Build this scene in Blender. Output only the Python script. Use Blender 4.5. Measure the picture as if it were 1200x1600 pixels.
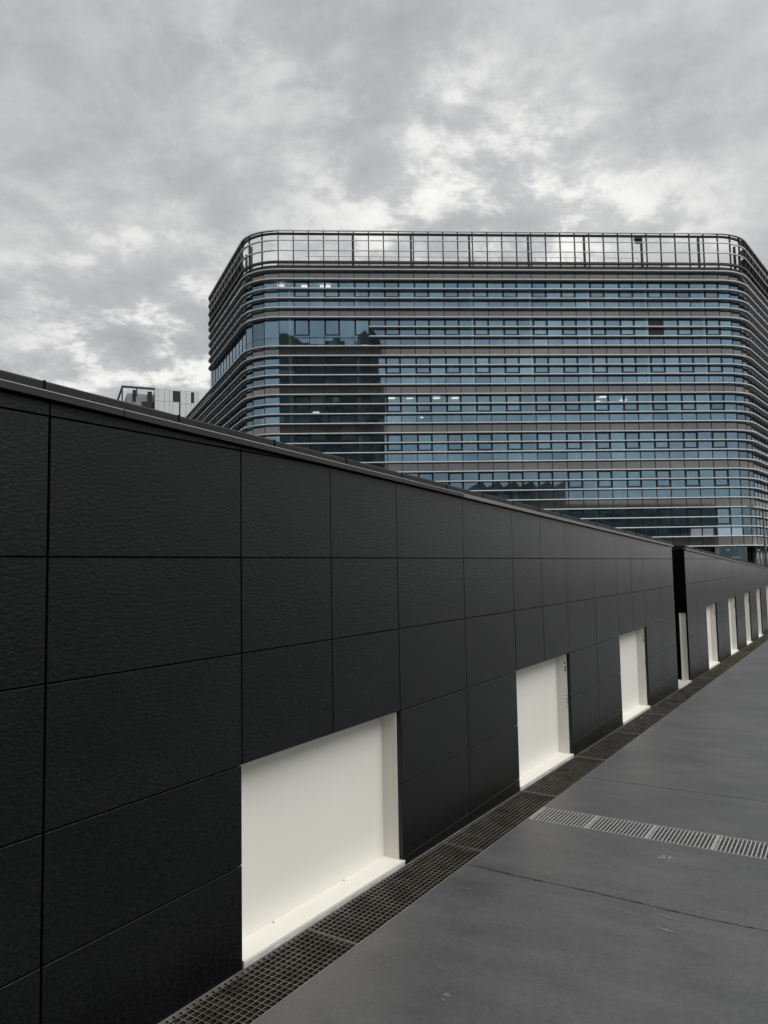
import bpy, bmesh, math, random
from mathutils import Vector, Matrix
random.seed(7)
R = math.radians
S = bpy.context.scene
for o in list(bpy.data.objects): bpy.data.objects.remove(o)
C = S.collection

# ------------------------------------------------------------------ camera
EYE = 1.606
FPX, PITCH, ROLL = 1148.78, R(4.375), R(-1.106)          # focal length in pixels of a 1200 wide frame
TH, PHI = R(31.884), R(3.352)                            # wall bearing, facade bearing
cam = bpy.data.cameras.new('camera'); camo = bpy.data.objects.new('camera', cam); C.objects.link(camo)
cam.sensor_fit = 'HORIZONTAL'; cam.sensor_width = 36; cam.lens = FPX / 1200 * 36
cam.clip_start = .05; cam.clip_end = 3000
fw = Vector((0, math.cos(PITCH), math.sin(PITCH))); up0 = Vector((0, -math.sin(PITCH), math.cos(PITCH))); rt0 = Vector((1, 0, 0))
rt = rt0 * math.cos(ROLL) + up0 * math.sin(ROLL); up = up0 * math.cos(ROLL) - rt0 * math.sin(ROLL)
m = Matrix((rt, up, -fw)).transposed().to_4x4(); m.translation = (0, 0, EYE)
camo.matrix_world = m
S.camera = camo

# ------------------------------------------------------------------ sky and sun
SKYSEED = 14.6
SUN_EL, SUN_AZ = 52, 124                                  # degrees; azimuth clockwise from +Y
w = bpy.data.worlds.new('World'); S.world = w; w.use_nodes = True
nt = w.node_tree; nt.nodes.clear()
def N(t, kind, **kw):
    n = t.nodes.new(kind)
    for k, v in kw.items():
        if k.startswith('i_'):
            n.inputs[k[2:].replace('_', ' ')].default_value = v
        else: setattr(n, k, v)
    return n
def math_(t, op, a, b=None, c=None, clamp=False):
    n = t.nodes.new('ShaderNodeMath'); n.operation = op; n.use_clamp = clamp
    for i, v in enumerate((a, b, c)):
        if v is None: continue
        if isinstance(v, (int, float)): n.inputs[i].default_value = v
        else: t.links.new(v, n.inputs[i])
    return n.outputs[0]
def vmath(t, op, a, b=None, out=0):
    n = t.nodes.new('ShaderNodeVectorMath'); n.operation = op
    for i, v in enumerate((a, b)):
        if v is None: continue
        if isinstance(v, (tuple, list)): n.inputs[i].default_value = v
        else: t.links.new(v, n.inputs[i])
    return n.outputs[out]
def noise(t, vec, scale, detail=4, rough=.5, dist=0, dim='3D'):
    n = N(t, 'ShaderNodeTexNoise'); n.noise_dimensions = dim
    n.inputs['Scale'].default_value = scale; n.inputs['Detail'].default_value = detail
    n.inputs['Roughness'].default_value = rough; n.inputs['Distortion'].default_value = dist
    if vec is not None: t.links.new(vec, n.inputs['Vector'])
    return n
def ramp(t, fac, stops, interp='LINEAR'):
    n = N(t, 'ShaderNodeValToRGB'); n.color_ramp.interpolation = interp
    el = n.color_ramp.elements
    while len(el) < len(stops): el.new(.5)
    for e_, (p_, c_) in zip(el, stops): e_.position = p_; e_.color = (*c_, 1)
    t.links.new(fac, n.inputs[0]); return n.outputs[0]
def mixc(t, fac, a, b, mode='MIX'):
    n = N(t, 'ShaderNodeMix', data_type='RGBA', blend_type=mode)
    for sock, v in ((n.inputs[0], fac), (n.inputs[6], a), (n.inputs[7], b)):
        if isinstance(v, (int, float)): sock.default_value = v
        elif isinstance(v, tuple): sock.default_value = (*v, 1)
        else: t.links.new(v, sock)
    return n.outputs[2]

tc = N(nt, 'ShaderNodeTexCoord').outputs['Generated']
sep = N(nt, 'ShaderNodeSeparateXYZ'); nt.links.new(tc, sep.inputs[0])
zc = math_(nt, 'ADD', math_(nt, 'MAXIMUM', sep.outputs[2], 0), .30)
comb = N(nt, 'ShaderNodeCombineXYZ')
nt.links.new(math_(nt, 'DIVIDE', sep.outputs[0], zc), comb.inputs[0])
nt.links.new(math_(nt, 'DIVIDE', sep.outputs[1], zc), comb.inputs[1])
comb.inputs[2].default_value = SKYSEED
pl = comb.outputs[0]
big = noise(nt, pl, 1.5, 3, .5, 0).outputs['Fac']
warp = noise(nt, pl, 3.0, 2, .5).outputs['Color']
pl2 = vmath(nt, 'ADD', pl, vmath(nt, 'MULTIPLY', warp, (.12, .12, .12)))
med = noise(nt, pl2, 4.2, 6, .60).outputs['Fac']
fine = noise(nt, pl2, 9.0, 5, .66).outputs['Fac']
def lobe(d, k):                                            # where the cloud deck is thin: soft lobe about a direction
    n_ = Vector(d).normalized()
    dt = vmath(nt, 'DOT_PRODUCT', tc, tuple(n_), out=1)
    return math_(nt, 'POWER', math_(nt, 'MAXIMUM', dt, 0), k)
def wsum(*a):
    r_ = None
    for k_, x_ in a:
        t_ = math_(nt, 'MULTIPLY', x_, k_); r_ = t_ if r_ is None else math_(nt, 'ADD', r_, t_)
    return r_
glow = wsum((1.1, lobe((-.29, .92, .245), 80)), (.62, lobe((.03, .90, .42), 90)), (.70, lobe((.25, .88, .40), 110)), (.30, lobe((.10, .84, .53), 240)), (.30, lobe((-.13, .78, .62), 260)))
base = wsum((.52, big), (.33, med), (.15, fine))
edge = N(nt, 'ShaderNodeMapRange', interpolation_type='SMOOTHSTEP'); nt.links.new(wsum((.52, med), (.48, fine)), edge.inputs[0])
edge.inputs[1].default_value = .465; edge.inputs[2].default_value = .60
val = math_(nt, 'ADD', base, math_(nt, 'MULTIPLY', math_(nt, 'MINIMUM', glow, 1), math_(nt, 'ADD', math_(nt, 'MULTIPLY', edge.outputs[0], .23), 0)))
cloud = ramp(nt, val, [(.34, (.220, .228, .229)), (.44, (.300, .307, .306)), (.51, (.370, .375, .371)), (.58, (.450, .452, .443)), (.66, (.585, .582, .560)), (.76, (.70, .692, .65))])
zen = math_(nt, 'ADD', math_(nt, 'MULTIPLY', math_(nt, 'POWER', math_(nt, 'MAXIMUM', sep.outputs[2], 0), 2), .5), .84)
zs = N(nt, 'ShaderNodeVectorMath', operation='SCALE'); nt.links.new(cloud, zs.inputs[0]); nt.links.new(zen, zs.inputs['Scale']); cloud = zs.outputs[0]
sky = N(nt, 'ShaderNodeTexSky', sky_type='NISHITA'); sky.sun_disc = False
sky.sun_elevation = R(SUN_EL); sky.sun_rotation = R(SUN_AZ)
skyc = vmath(nt, 'MULTIPLY', sky.outputs[0], (.10, .10, .10))
col = mixc(nt, .94, skyc, cloud)
bg = N(nt, 'ShaderNodeBackground'); nt.links.new(col, bg.inputs[0]); bg.inputs[1].default_value = 1.0
wo = N(nt, 'ShaderNodeOutputWorld'); nt.links.new(bg.outputs[0], wo.inputs[0])

sun = bpy.data.lights.new('sun', 'SUN'); sun.energy = 1.4; sun.angle = R(44); sun.color = (1, .97, .92)
suno = bpy.data.objects.new('sun', sun); C.objects.link(suno)
sd = Vector((math.sin(R(SUN_AZ)) * math.cos(R(SUN_EL)), math.cos(R(SUN_AZ)) * math.cos(R(SUN_EL)), math.sin(R(SUN_EL))))
suno.rotation_euler = sd.to_track_quat('Z', 'Y').to_euler(); suno.location = sd * 60
vs = S.view_settings; vs.view_transform = 'Standard'; vs.look = 'None'; vs.exposure = 0.66; vs.gamma = 1; vs.use_curve_mapping = False

cy = S.cycles; cy.max_bounces = 6; cy.diffuse_bounces = 3; cy.glossy_bounces = 3; cy.transparent_max_bounces = 10

# ------------------------------------------------------------------ materials
def mat(name, color, rough=.5, metal=0, spec=.5, var=.15, vscale=3., bump=0, bscale=40., rvar=.1, coat=0):
    mt = bpy.data.materials.new(name); mt.use_nodes = True; t = mt.node_tree
    b = t.nodes['Principled BSDF']; o = N(t, 'ShaderNodeTexCoord').outputs['Object']
    n = noise(t, o, vscale, 6, .6).outputs['Fac']
    dark = tuple(c * (1 - var) for c in color); lite = tuple(min(1, c * (1 + var)) for c in color)
    t.links.new(ramp(t, n, [(.3, dark), (.7, lite)]), b.inputs['Base Color'])
    b.inputs['Roughness'].default_value = rough; b.inputs['Metallic'].default_value = metal
    b.inputs['Specular IOR Level'].default_value = spec
    if rvar:
        t.links.new(math_(t, 'ADD', math_(t, 'MULTIPLY', noise(t, o, vscale * 2.3, 4).outputs['Fac'], rvar * 2), rough - rvar), b.inputs['Roughness'])
    if bump:
        bn = N(t, 'ShaderNodeBump'); bn.inputs['Strength'].default_value = bump; bn.inputs['Distance'].default_value = .01
        t.links.new(noise(t, o, bscale, 5, .6).outputs['Fac'], bn.inputs['Height']); t.links.new(bn.outputs[0], b.inputs['Normal'])
    return mt
M = {}
def stone():
    mt = bpy.data.materials.new('black_stone'); mt.use_nodes = True; t = mt.node_tree; b = t.nodes['Principled BSDF']
    geo = N(t, 'ShaderNodeTexCoord').outputs['Object']
    oi = N(t, 'ShaderNodeObjectInfo')
    offs = N(t, 'ShaderNodeCombineXYZ'); t.links.new(math_(t, 'MULTIPLY', oi.outputs['Random'], 37.), offs.inputs[0]); t.links.new(math_(t, 'MULTIPLY', oi.outputs['Random'], 91.), offs.inputs[2])
    v = vmath(t, 'ADD', geo, offs.outputs[0])
    vs_ = vmath(t, 'MULTIPLY', v, (1, 1, 1.3))
    n1 = noise(t, vs_, 58, 4, .62, 0).outputs['Fac']; n2 = noise(t, vs_, 190, 3, .6).outputs['Fac']
    big_ = noise(t, v, 1.6, 5, .6).outputs['Fac']
    br = math_(t, 'ADD', math_(t, 'MULTIPLY', oi.outputs['Random'], .35), .82)
    c0 = ramp(t, math_(t, 'ADD', math_(t, 'MULTIPLY', n1, .7), math_(t, 'MULTIPLY', big_, .3)), [(.40, (.0012, .0018, .0021)), (.52, (.0046, .0052, .0055)), (.63, (.0095, .0100, .0103))])
    c1 = c0
    sc_c = N(t, 'ShaderNodeVectorMath', operation='SCALE'); t.links.new(c1, sc_c.inputs[0]); t.links.new(br, sc_c.inputs['Scale'])
    t.links.new(sc_c.outputs[0], b.inputs['Base Color'])
    t.links.new(math_(t, 'ADD', math_(t, 'MULTIPLY', big_, .10), math_(t, 'ADD', math_(t, 'MULTIPLY', oi.outputs['Random'], .06), .12)), b.inputs['Roughness'])
    b.inputs['Specular IOR Level'].default_value = .17
    b.inputs['Coat Weight'].default_value = .68; b.inputs['Coat Roughness'].default_value = .27; b.inputs['Coat IOR'].default_value = 1.32
    bn = N(t, 'ShaderNodeBump'); bn.inputs['Strength'].default_value = 1.0; bn.inputs['Distance'].default_value = .0048
    n0 = noise(t, vs_, 21, 3, .6).outputs['Fac']
    h = math_(t, 'ADD', math_(t, 'ADD', n1, math_(t, 'MULTIPLY', n0, .22)), math_(t, 'MULTIPLY', n2, .25))
    b2 = N(t, 'ShaderNodeBump'); b2.inputs['Strength'].default_value = .35; b2.inputs['Distance'].default_value = .004
    t.links.new(h, b2.inputs['Height']); t.links.new(b2.outputs[0], b.inputs['Coat Normal'])
    t.links.new(h, bn.inputs['Height']); t.links.new(bn.outputs[0], b.inputs['Normal'])
    return mt
M['stone'] = stone()
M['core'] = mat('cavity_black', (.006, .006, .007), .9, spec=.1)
M['coping'] = mat('dark_coping_metal', (.018, .018, .018), .42, spec=.5, bump=.05, bscale=120)
M['coping2'] = mat('grey_coping_metal', (.15, .15, .145), .38, spec=.55, bump=.05, bscale=120)
M['coptop'] = mat('slate_coping', (.014, .014, .0145), .55, spec=.4, bump=.2, bscale=90)
def white():
    mt = bpy.data.materials.new('white_paint'); mt.use_nodes = True; t = mt.node_tree; b = t.nodes['Principled BSDF']
    o = N(t, 'ShaderNodeTexCoord').outputs['Object']
    n = noise(t, o, 2.2, 5, .6).outputs['Fac']; s_ = noise(t, vmath(t, 'MULTIPLY', o, (9, 9, .7)), 1.5, 5, .6).outputs['Fac']
    c = ramp(t, math_(t, 'ADD', math_(t, 'MULTIPLY', n, .6), math_(t, 'MULTIPLY', s_, .4)), [(.3, (.775, .765, .71)), (.7, (.81, .80, .745))])
    d = noise(t, o, 26, 6, .7).outputs['Fac']
    c = mixc(t, math_(t, 'MULTIPLY', ramp(t, d, [(.66, (0, 0, 0)), (.8, (1, 1, 1))]), .25), c, (.42, .38, .30))
    t.links.new(c, b.inputs['Base Color']); b.inputs['Roughness'].default_value = .55; b.inputs['Specular IOR Level'].default_value = .3
    return mt
M['white'] = white()
M['sillgrey'] = mat('weathered_sill', (.55, .54, .50), .7, var=.3, vscale=9)
def paving():
    mt = bpy.data.materials.new('dark_grey_floor_paint'); mt.use_nodes = True; t = mt.node_tree; b = t.nodes['Principled BSDF']
    o = N(t, 'ShaderNodeTexCoord').outputs['Object']
    str_ = noise(t, vmath(t, 'MULTIPLY', o, (2.4, .9, 1)), 2.6, 7, .62, .2).outputs['Fac']       # roller strokes, across the walk
    blot = noise(t, o, 1.3, 6, .62).outputs['Fac']; grit = noise(t, o, 260, 2, .6).outputs['Fac']; mid = noise(t, o, 42, 4, .65).outputs['Fac']
    v = math_(t, 'ADD', math_(t, 'ADD', math_(t, 'MULTIPLY', str_, .28), math_(t, 'MULTIPLY', blot, .28)), math_(t, 'ADD', math_(t, 'MULTIPLY', grit, .30), math_(t, 'MULTIPLY', mid, .22)))
    c = ramp(t, v, [(.38, (.054, .055, .0575)), (.5, (.082, .083, .0865)), (.62, (.114, .114, .118))])
    sp = noise(t, o, 31, 3, .5).outputs['Fac']
    c = mixc(t, math_(t, 'MULTIPLY', ramp(t, sp, [(.745, (0, 0, 0)), (.77, (1, 1, 1))]), .5), c, (.03, .03, .03))
    t.links.new(c, b.inputs['Base Color'])
    t.links.new(math_(t, 'ADD', math_(t, 'MULTIPLY', str_, .24), .28), b.inputs['Roughness']); b.inputs['Specular IOR Level'].default_value = .4
    bn = N(t, 'ShaderNodeBump'); bn.inputs['Strength'].default_value = .5; bn.inputs['Distance'].default_value = .004
    t.links.new(math_(t, 'ADD', math_(t, 'MULTIPLY', grit, .5), mid), bn.inputs['Height']); t.links.new(bn.outputs[0], b.inputs['Normal'])
    return mt
M['paving'] = paving()
M['joint'] = mat('joint_filler', (.016, .016, .016), .9, spec=.2)
M['chip'] = mat('worn_pale_patch', (.13, .13, .128), .6, var=.25, vscale=60)
M['chipw'] = mat('white_paint_splash', (.42, .42, .41), .6)
M['dirt'] = mat('channel_dirt', (.018, .015, .011), .95, spec=.1, var=.5, vscale=12)
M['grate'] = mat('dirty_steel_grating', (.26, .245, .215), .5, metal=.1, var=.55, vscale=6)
M['gratedark'] = mat('grating_flank_dark', (.030, .026, .021), .8, spec=.2, var=.5, vscale=6)
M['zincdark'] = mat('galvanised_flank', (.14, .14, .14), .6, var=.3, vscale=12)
M['gratef'] = mat('steel_edge_angle', (.22, .215, .20), .5, metal=.3, var=.35, vscale=7)
M['moss'] = mat('moss_and_grit', (.085, .085, .050), .95, spec=.1, var=.5, vscale=25)
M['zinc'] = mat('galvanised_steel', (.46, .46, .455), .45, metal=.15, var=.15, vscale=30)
M['ground'] = mat('far_asphalt', (.05, .05, .05), .85, vscale=.2)
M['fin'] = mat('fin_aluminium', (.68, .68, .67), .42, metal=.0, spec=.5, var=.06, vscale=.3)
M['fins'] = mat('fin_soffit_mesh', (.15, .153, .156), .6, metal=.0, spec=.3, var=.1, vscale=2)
M['steel'] = mat('dark_screen_steel', (.035, .035, .036), .5, spec=.4)
M['mullion'] = mat('mullion_dark', (.012, .018, .024), .4)
M['slab'] = mat('interior_ceiling', (.45, .46, .46), .8)
M['intcol'] = mat('interior_white', (.84, .85, .83), .7)
M['intwall'] = mat('interior_wall', (.16, .17, .17), .8, var=.4, vscale=.25)
M['roofgreen'] = mat('pale_roof_kerb', (.50, .53, .50), .6)
def spandrel():
    mt = bpy.data.materials.new('spandrel_glass'); mt.use_nodes = True; t = mt.node_tree; b = t.nodes['Principled BSDF']
    oi = N(t, 'ShaderNodeObjectInfo').outputs['Random']
    t.links.new(ramp(t, oi, [(0, (.040, .042, .044)), (1, (.070, .073, .076))]), b.inputs['Base Color'])
    b.inputs['Roughness'].default_value = .04; b.inputs['IOR'].default_value = 2.7
    return mt
M['spandrel'] = spandrel()
def glass(name, tint, thru, fac):
    mt = bpy.data.materials.new(name); mt.use_nodes = True; t = mt.node_tree; t.nodes.clear()
    out = N(t, 'ShaderNodeOutputMaterial'); mx = N(t, 'ShaderNodeMixShader')
    oi = N(t, 'ShaderNodeObjectInfo').outputs['Random']
    tr = N(t, 'ShaderNodeBsdfTransparent'); tr.inputs[0].default_value = (*thru, 1)
    gl = N(t, 'ShaderNodeBsdfAnisotropic') if False else N(t, 'ShaderNodeBsdfGlossy')
    gl.inputs['Roughness'].default_value = .012
    a = tuple(c * .78 for c in tint); c_ = tuple(min(1, c * 1.10) for c in tint)
    lw = N(t, 'ShaderNodeLayerWeight'); lw.inputs[0].default_value = .5
    gz_ = math_(t, 'POWER', lw.outputs['Facing'], 4)
    t.links.new(mixc(t, gz_, ramp(t, oi, [(0, a), (1, c_)]), (.95, .95, .95)), gl.inputs['Color'])
    o = N(t, 'ShaderNodeTexCoord').outputs['Object']
    bn = N(t, 'ShaderNodeBump'); bn.inputs['Strength'].default_value = .02; bn.inputs['Distance'].default_value = .02
    t.links.new(noise(t, o, .9, 2, .5).outputs['Fac'], bn.inputs['Height']); t.links.new(bn.outputs[0], gl.inputs['Normal'])
    fr = N(t, 'ShaderNodeFresnel'); fr.inputs[0].default_value = 1.5
    t.links.new(math_(t, 'ADD', math_(t, 'MULTIPLY', fr.outputs[0], 1 - fac), fac, clamp=True), mx.inputs[0])
    t.links.new(tr.outputs[0], mx.inputs[1]); t.links.new(gl.outputs[0], mx.inputs[2]); t.links.new(mx.outputs[0], out.inputs[0])
    return mt
M['glass'] = glass('blue_solar_glass', (.52, .78, 1.0), (.89, .93, .95), .33)
M['glass2'] = glass('clear_lobby_glass', (.12, .18, .20), (.10, .16, .18), .6)
def emit(name, c, s):
    mt = bpy.data.materials.new(name); mt.use_nodes = True; t = mt.node_tree; t.nodes.clear()
    e_ = N(t, 'ShaderNodeEmission'); e_.inputs[0].default_value = (*c, 1); e_.inputs[1].default_value = s
    o_ = N(t, 'ShaderNodeOutputMaterial'); t.links.new(e_.outputs[0], o_.inputs[0]); return mt
M['lamp'] = emit('ceiling_light', (1, .88, .70), 1.3)
M['whiteclad'] = mat('white_metal_cladding', (.60, .615, .63), .5, var=.05, vscale=.3)
M['greyclad'] = mat('grey_cladding', (.30, .31, .31), .6, vscale=.3)
M['darkglass'] = mat('dark_window', (.02, .022, .025), .15)
M['lamppost'] = mat('lamp_post_paint', (.03, .03, .032), .5)
M['towerdark'] = mat('dark_facade', (.075, .09, .09), .4, var=.8, vscale=.10)
M['towerband'] = mat('dark_facade_band', (.13, .15, .15), .25, var=.5, vscale=.1)
M['brownclad'] = mat('brown_facade', (.26, .22, .21), .6, var=.5, vscale=.08)
M['greenclad'] = mat('teal_facade', (.16, .20, .19), .4, var=.5, vscale=.06)

# ------------------------------------------------------------------ helpers
def bm_box(bm, x0, x1, y0, y1, z0, z1):
    v = [bm.verts.new(p) for p in ((x0, y0, z0), (x1, y0, z0), (x1, y1, z0), (x0, y1, z0), (x0, y0, z1), (x1, y0, z1), (x1, y1, z1), (x0, y1, z1))]
    for f in ((3, 2, 1, 0), (4, 5, 6, 7), (0, 1, 5, 4), (1, 2, 6, 5), (2, 3, 7, 6), (3, 0, 4, 7)): bm.faces.new([v[i] for i in f])
def bm_hex(bm, pts):                                       # 8 points, same order as bm_box
    v = [bm.verts.new(p) for p in pts]
    for f in ((3, 2, 1, 0), (4, 5, 6, 7), (0, 1, 5, 4), (1, 2, 6, 5), (2, 3, 7, 6), (3, 0, 4, 7)): bm.faces.new([v[i] for i in f])
def bm_tube(bm, pts, r, n=8, caps=True):
    rings = []
    for i, p in enumerate(pts):
        p = Vector(p); a = Vector(pts[max(i - 1, 0)]); b = Vector(pts[min(i + 1, len(pts) - 1)])
        d = (b - a).normalized(); s = d.cross(Vector((0, 0, 1)))
        if s.length < 1e-3: s = Vector((1, 0, 0))
        s.normalize(); q = d.cross(s)
        rr = r[i] if isinstance(r, (list, tuple)) else r
        rings.append([bm.verts.new(p + (s * math.cos(k * 2 * math.pi / n) + q * math.sin(k * 2 * math.pi / n)) * rr) for k in range(n)])
    for a, b in zip(rings, rings[1:]):
        for k in range(n): bm.faces.new([a[k], a[(k + 1) % n], b[(k + 1) % n], b[k]])
    if caps: bm.faces.new(rings[0][::-1]); bm.faces.new(rings[-1])
def mesh(bm, name, mt, smooth=False):
    bmesh.ops.recalc_face_normals(bm, faces=bm.faces)
    me = bpy.data.meshes.new(name); bm.to_mesh(me); bm.free()
    for x in (mt if isinstance(mt, (list, tuple)) else [mt]): me.materials.append(x)
    if smooth:
        for p in me.polygons: p.use_smooth = True
    return me
def add(name, me, parent=None, loc=(0, 0, 0), kind=None):
    o = bpy.data.objects.new(name, me); C.objects.link(o); o.location = loc
    if parent: o.parent = parent
    if kind: o['kind'] = kind
    return o
def empty(name, loc=(0, 0, 0), rz=0, label=None, cat=None, group=None, kind=None):
    o = bpy.data.objects.new(name, None); C.objects.link(o); o.location = loc; o.rotation_euler = (0, 0, rz); o.empty_display_size = .3
    if label: o['label'] = label
    if cat: o['category'] = cat
    if group: o['group'] = group
    if kind: o['kind'] = kind
    return o
def boxes(name, mt, parent, *bs, kind=None):
    bm = bmesh.new()
    for b in bs: bm_box(bm, *b)
    return add(name, mesh(bm, name, mt), parent, kind=kind)

# wall frame: local X runs along the wall (s), local -Y is out of the wall towards the walk
U = 2.25
wall_n = Vector((math.cos(TH), -math.sin(TH), 0)); wall_d = Vector((math.sin(TH), math.cos(TH), 0))
W_LOC = -wall_n * U; W_ROT = math.pi / 2 - TH
KG = -.02683
def gz(s): return KG * s
def cb(s): return 2.240 - .0323 * s                        # underside of the coping
def cl(s): return 2.266 - .0323 * s                        # its lip
def ct(s): return 2.300 - .0312 * s                        # its top

# ------------------------------------------------------------------ ground and pavement
g = bmesh.new(); bm_box(g, -900, 900, -700, 1400, -1.9, -1.4)
add('ground', mesh(g, 'ground', M['ground']), kind='structure')
pave = empty('pavement', W_LOC, W_ROT, kind='structure')
S0, S1, DW = -3.2, 36., 9.
def rough_slab(s0, s1, d0, d1, e0, e1, gap0=.004, gap1=.004, top=0.0):
    """slab between two cross joints; e0/e1 = raggedness of the joint edges"""
    bm = bmesh.new(); n = max(2, int((d1 - d0) / (.03 if max(e0, e1) > .002 else .5)))
    rnd = random.Random(int((s0 + 50) * 100)); rows = []
    a = b = 0
    for i in range(n + 1):
        d = d0 + (d1 - d0) * i / n
        wv = (.012 * math.sin(d * 2.1 + 1) + .006 * math.sin(d * 7.3)) 
        ja = s0 + gap0 + (wv if e0 > .002 else 0) + abs(rnd.gauss(0, 1)) * e0
        jb = s1 - gap1 + (wv if e1 > .002 else 0) - abs(rnd.gauss(0, 1)) * e1
        rows.append([bm.verts.new((ja, -d, gz(ja) + top - .09)), bm.verts.new((ja, -d, gz(ja) + top - .003)), bm.verts.new((ja + .004, -d, gz(ja + .004) + top)),
                     bm.verts.new((jb - .004, -d, gz(jb - .004) + top)), bm.verts.new((jb, -d, gz(jb) + top - .003)), bm.verts.new((jb, -d, gz(jb) + top - .09))])
    for p, q in zip(rows, rows[1:]):
        for k in range(5): bm.faces.new([p[k], p[k + 1], q[k + 1], q[k]])
    bm.faces.new(rows[0]); bm.faces.new(rows[-1][::-1])
    return mesh(bm, 'slab', M['paving'])
DG = .302                                                  # outer edge of the wall drain
JA, JB, JC, CX0, CX1 = 3.945, 6.215, 20.55, 4.93, 5.245
add('slab', rough_slab(S0, JA, DG, DW, 0, .0035, 0, .003), pave)
add('slab', rough_slab(JA, CX0, DG, DW, .0035, 0, .003, 0), pave)
add('slab', rough_slab(CX1, JB, DG, DW, 0, .0006, 0, .006), pave)
add('slab', rough_slab(JB, JC, DG, DW, .0006, 0, .006, .01), pave)
add('slab', rough_slab(JC, S1, DG, DW, 0, 0, .01, 0), pave)
b = bmesh.new(); bm_hex(b, [(S0, -DW, gz(S0) - 1.4), (S1, -DW, gz(S1) - .6), (S1, -.306, gz(S1) - .6), (S0, -.306, gz(S0) - 1.4),
                            (S0, -DW, gz(S0) - .085), (S1, -DW, gz(S1) - .085), (S1, -.306, gz(S1) - .085), (S0, -.306, gz(S0) - .085)])
add('slab_bed', mesh(b, 'slab_bed', M['joint']), pave)
# dirt lying in the wall channel
b = bmesh.new(); nn_ = 160; rnd = random.Random(3); prev = None
for i in range(nn_ + 1):
    s = S0 + (S1 - S0) * i / nn_
    row = [b.verts.new((s, -d, gz(s) - .17 + rnd.random() * .012 + .022 * max(0, min(1, (s - 9) / 9)) * (rnd.random() * .9 + .4))) for d in (.0, .07, .15, .23, .30)]
    if prev:
        for k in range(4): b.faces.new([prev[k], row[k], row[k + 1], prev[k + 1]])
    prev = row
chd = add('channel_dirt', mesh(b, 'channel_dirt', M['dirt']), pave, kind='stuff')
def splat(s, d, a, bb, mt, rot, seed, z=.0015, name='worn_patch'):
    bm = bmesh.new(); rnd = random.Random(seed); n = 18; vs_ = []
    for i in range(n):
        t = i * 2 * math.pi / n; r_ = 1 + rnd.uniform(-.28, .28)
        x, y = a * math.cos(t) * r_, bb * math.sin(t) * r_
        px, py = s + x * math.cos(rot) - y * math.sin(rot), d + x * math.sin(rot) + y * math.cos(rot)
        vs_.append(bm.verts.new((px, -py, gz(px) + z)))
    bm.faces.new(vs_)
    add(name, mesh(bm, name, mt), pave)
splat(2.681, .829, .014, .016, M['chip'], 0, 1); splat(2.645, .835, .007, .010, M['chip'], 0, 2)
for k, (ds, dd_) in enumerate(((0, 0), (.02, .03), (-.012, -.02), (.03, -.005), (-.025, .035), (.012, .055))):
    splat(4.65 + ds, 1.251 + dd_, .008 - k * .0009, .010 - k * .001, M['chipw'], k, 10 + k, name='paint_splash')
splat(3.70, 1.447, .012, .05, M['chip'], .2, 5); splat(3.70, 1.452, .003, .007, M['chipw'], 0, 6, z=.003, name='paint_splash')
splat(3.84, 1.44, .012, .06, M['chip'], .15, 7)
splat(4.27, .816, .005, .006, M['joint'], 0, 8, name='tar_spot'); splat(4.36, .93, .004, .005, M['joint'], 0, 9, name='tar_spot')
splat(3.64, .46, .006, .035, M['chip'], .1, 12); splat(3.60, .49, .004, .03, M['chip'], .2, 13)
splat(9.7, 1.28, .02, .006, M['chipw'], .1, 14, name='paint_splash')

# ------------------------------------------------------------------ the wall
ROWZ = [2.141, 1.665, 1.247, .771, .355, -.059]            # horizontal joints, level
GAP, GZ, CH, TK = .0032, .0022, .0022, .030
_pc = {}
def panel_mesh(w_, h_):
    key = (round(w_, 3), round(h_, 3))
    if key in _pc: return _pc[key]
    bm = bmesh.new()
    def ring(i, y): return [bm.verts.new(p) for p in ((GAP + i, y, GZ + i), (w_ - GAP - i, y, GZ + i), (w_ - GAP - i, y, h_ - GZ - i), (GAP + i, y, h_ - GZ - i))]
    a, c, e_ = ring(CH, 0), ring(0, CH), ring(0, TK)
    bm.faces.new(a); bm.faces.new(e_)
    for p, q in ((a, c), (c, e_)):
        for k in range(4): bm.faces.new([p[k], p[(k + 1) % 4], q[(k + 1) % 4], q[k]])
    _pc[key] = mesh(bm, 'panel', M['stone']); return _pc[key]
def poly_panel(pts, y0=0, y1=TK):
    bm = bmesh.new(); f = [bm.verts.new((x, y0, z)) for x, z in pts]; bk = [bm.verts.new((x, y1, z)) for x, z in pts]
    bm.faces.new(f); bm.faces.new(bk[::-1]); n = len(pts)
    for k in range(n): bm.faces.new([f[k], f[(k + 1) % n], bk[(k + 1) % n], bk[k]])
    return mesh(bm, 'panel', M['stone'])
prnd = random.Random(11)
def put_panel(t, s0, s1, z0, z1):
    j = prnd.uniform(-.0006, .0006)
    add('panel', panel_mesh(s1 - s0, z1 - z0), t, (s0, j, z0))
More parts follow.
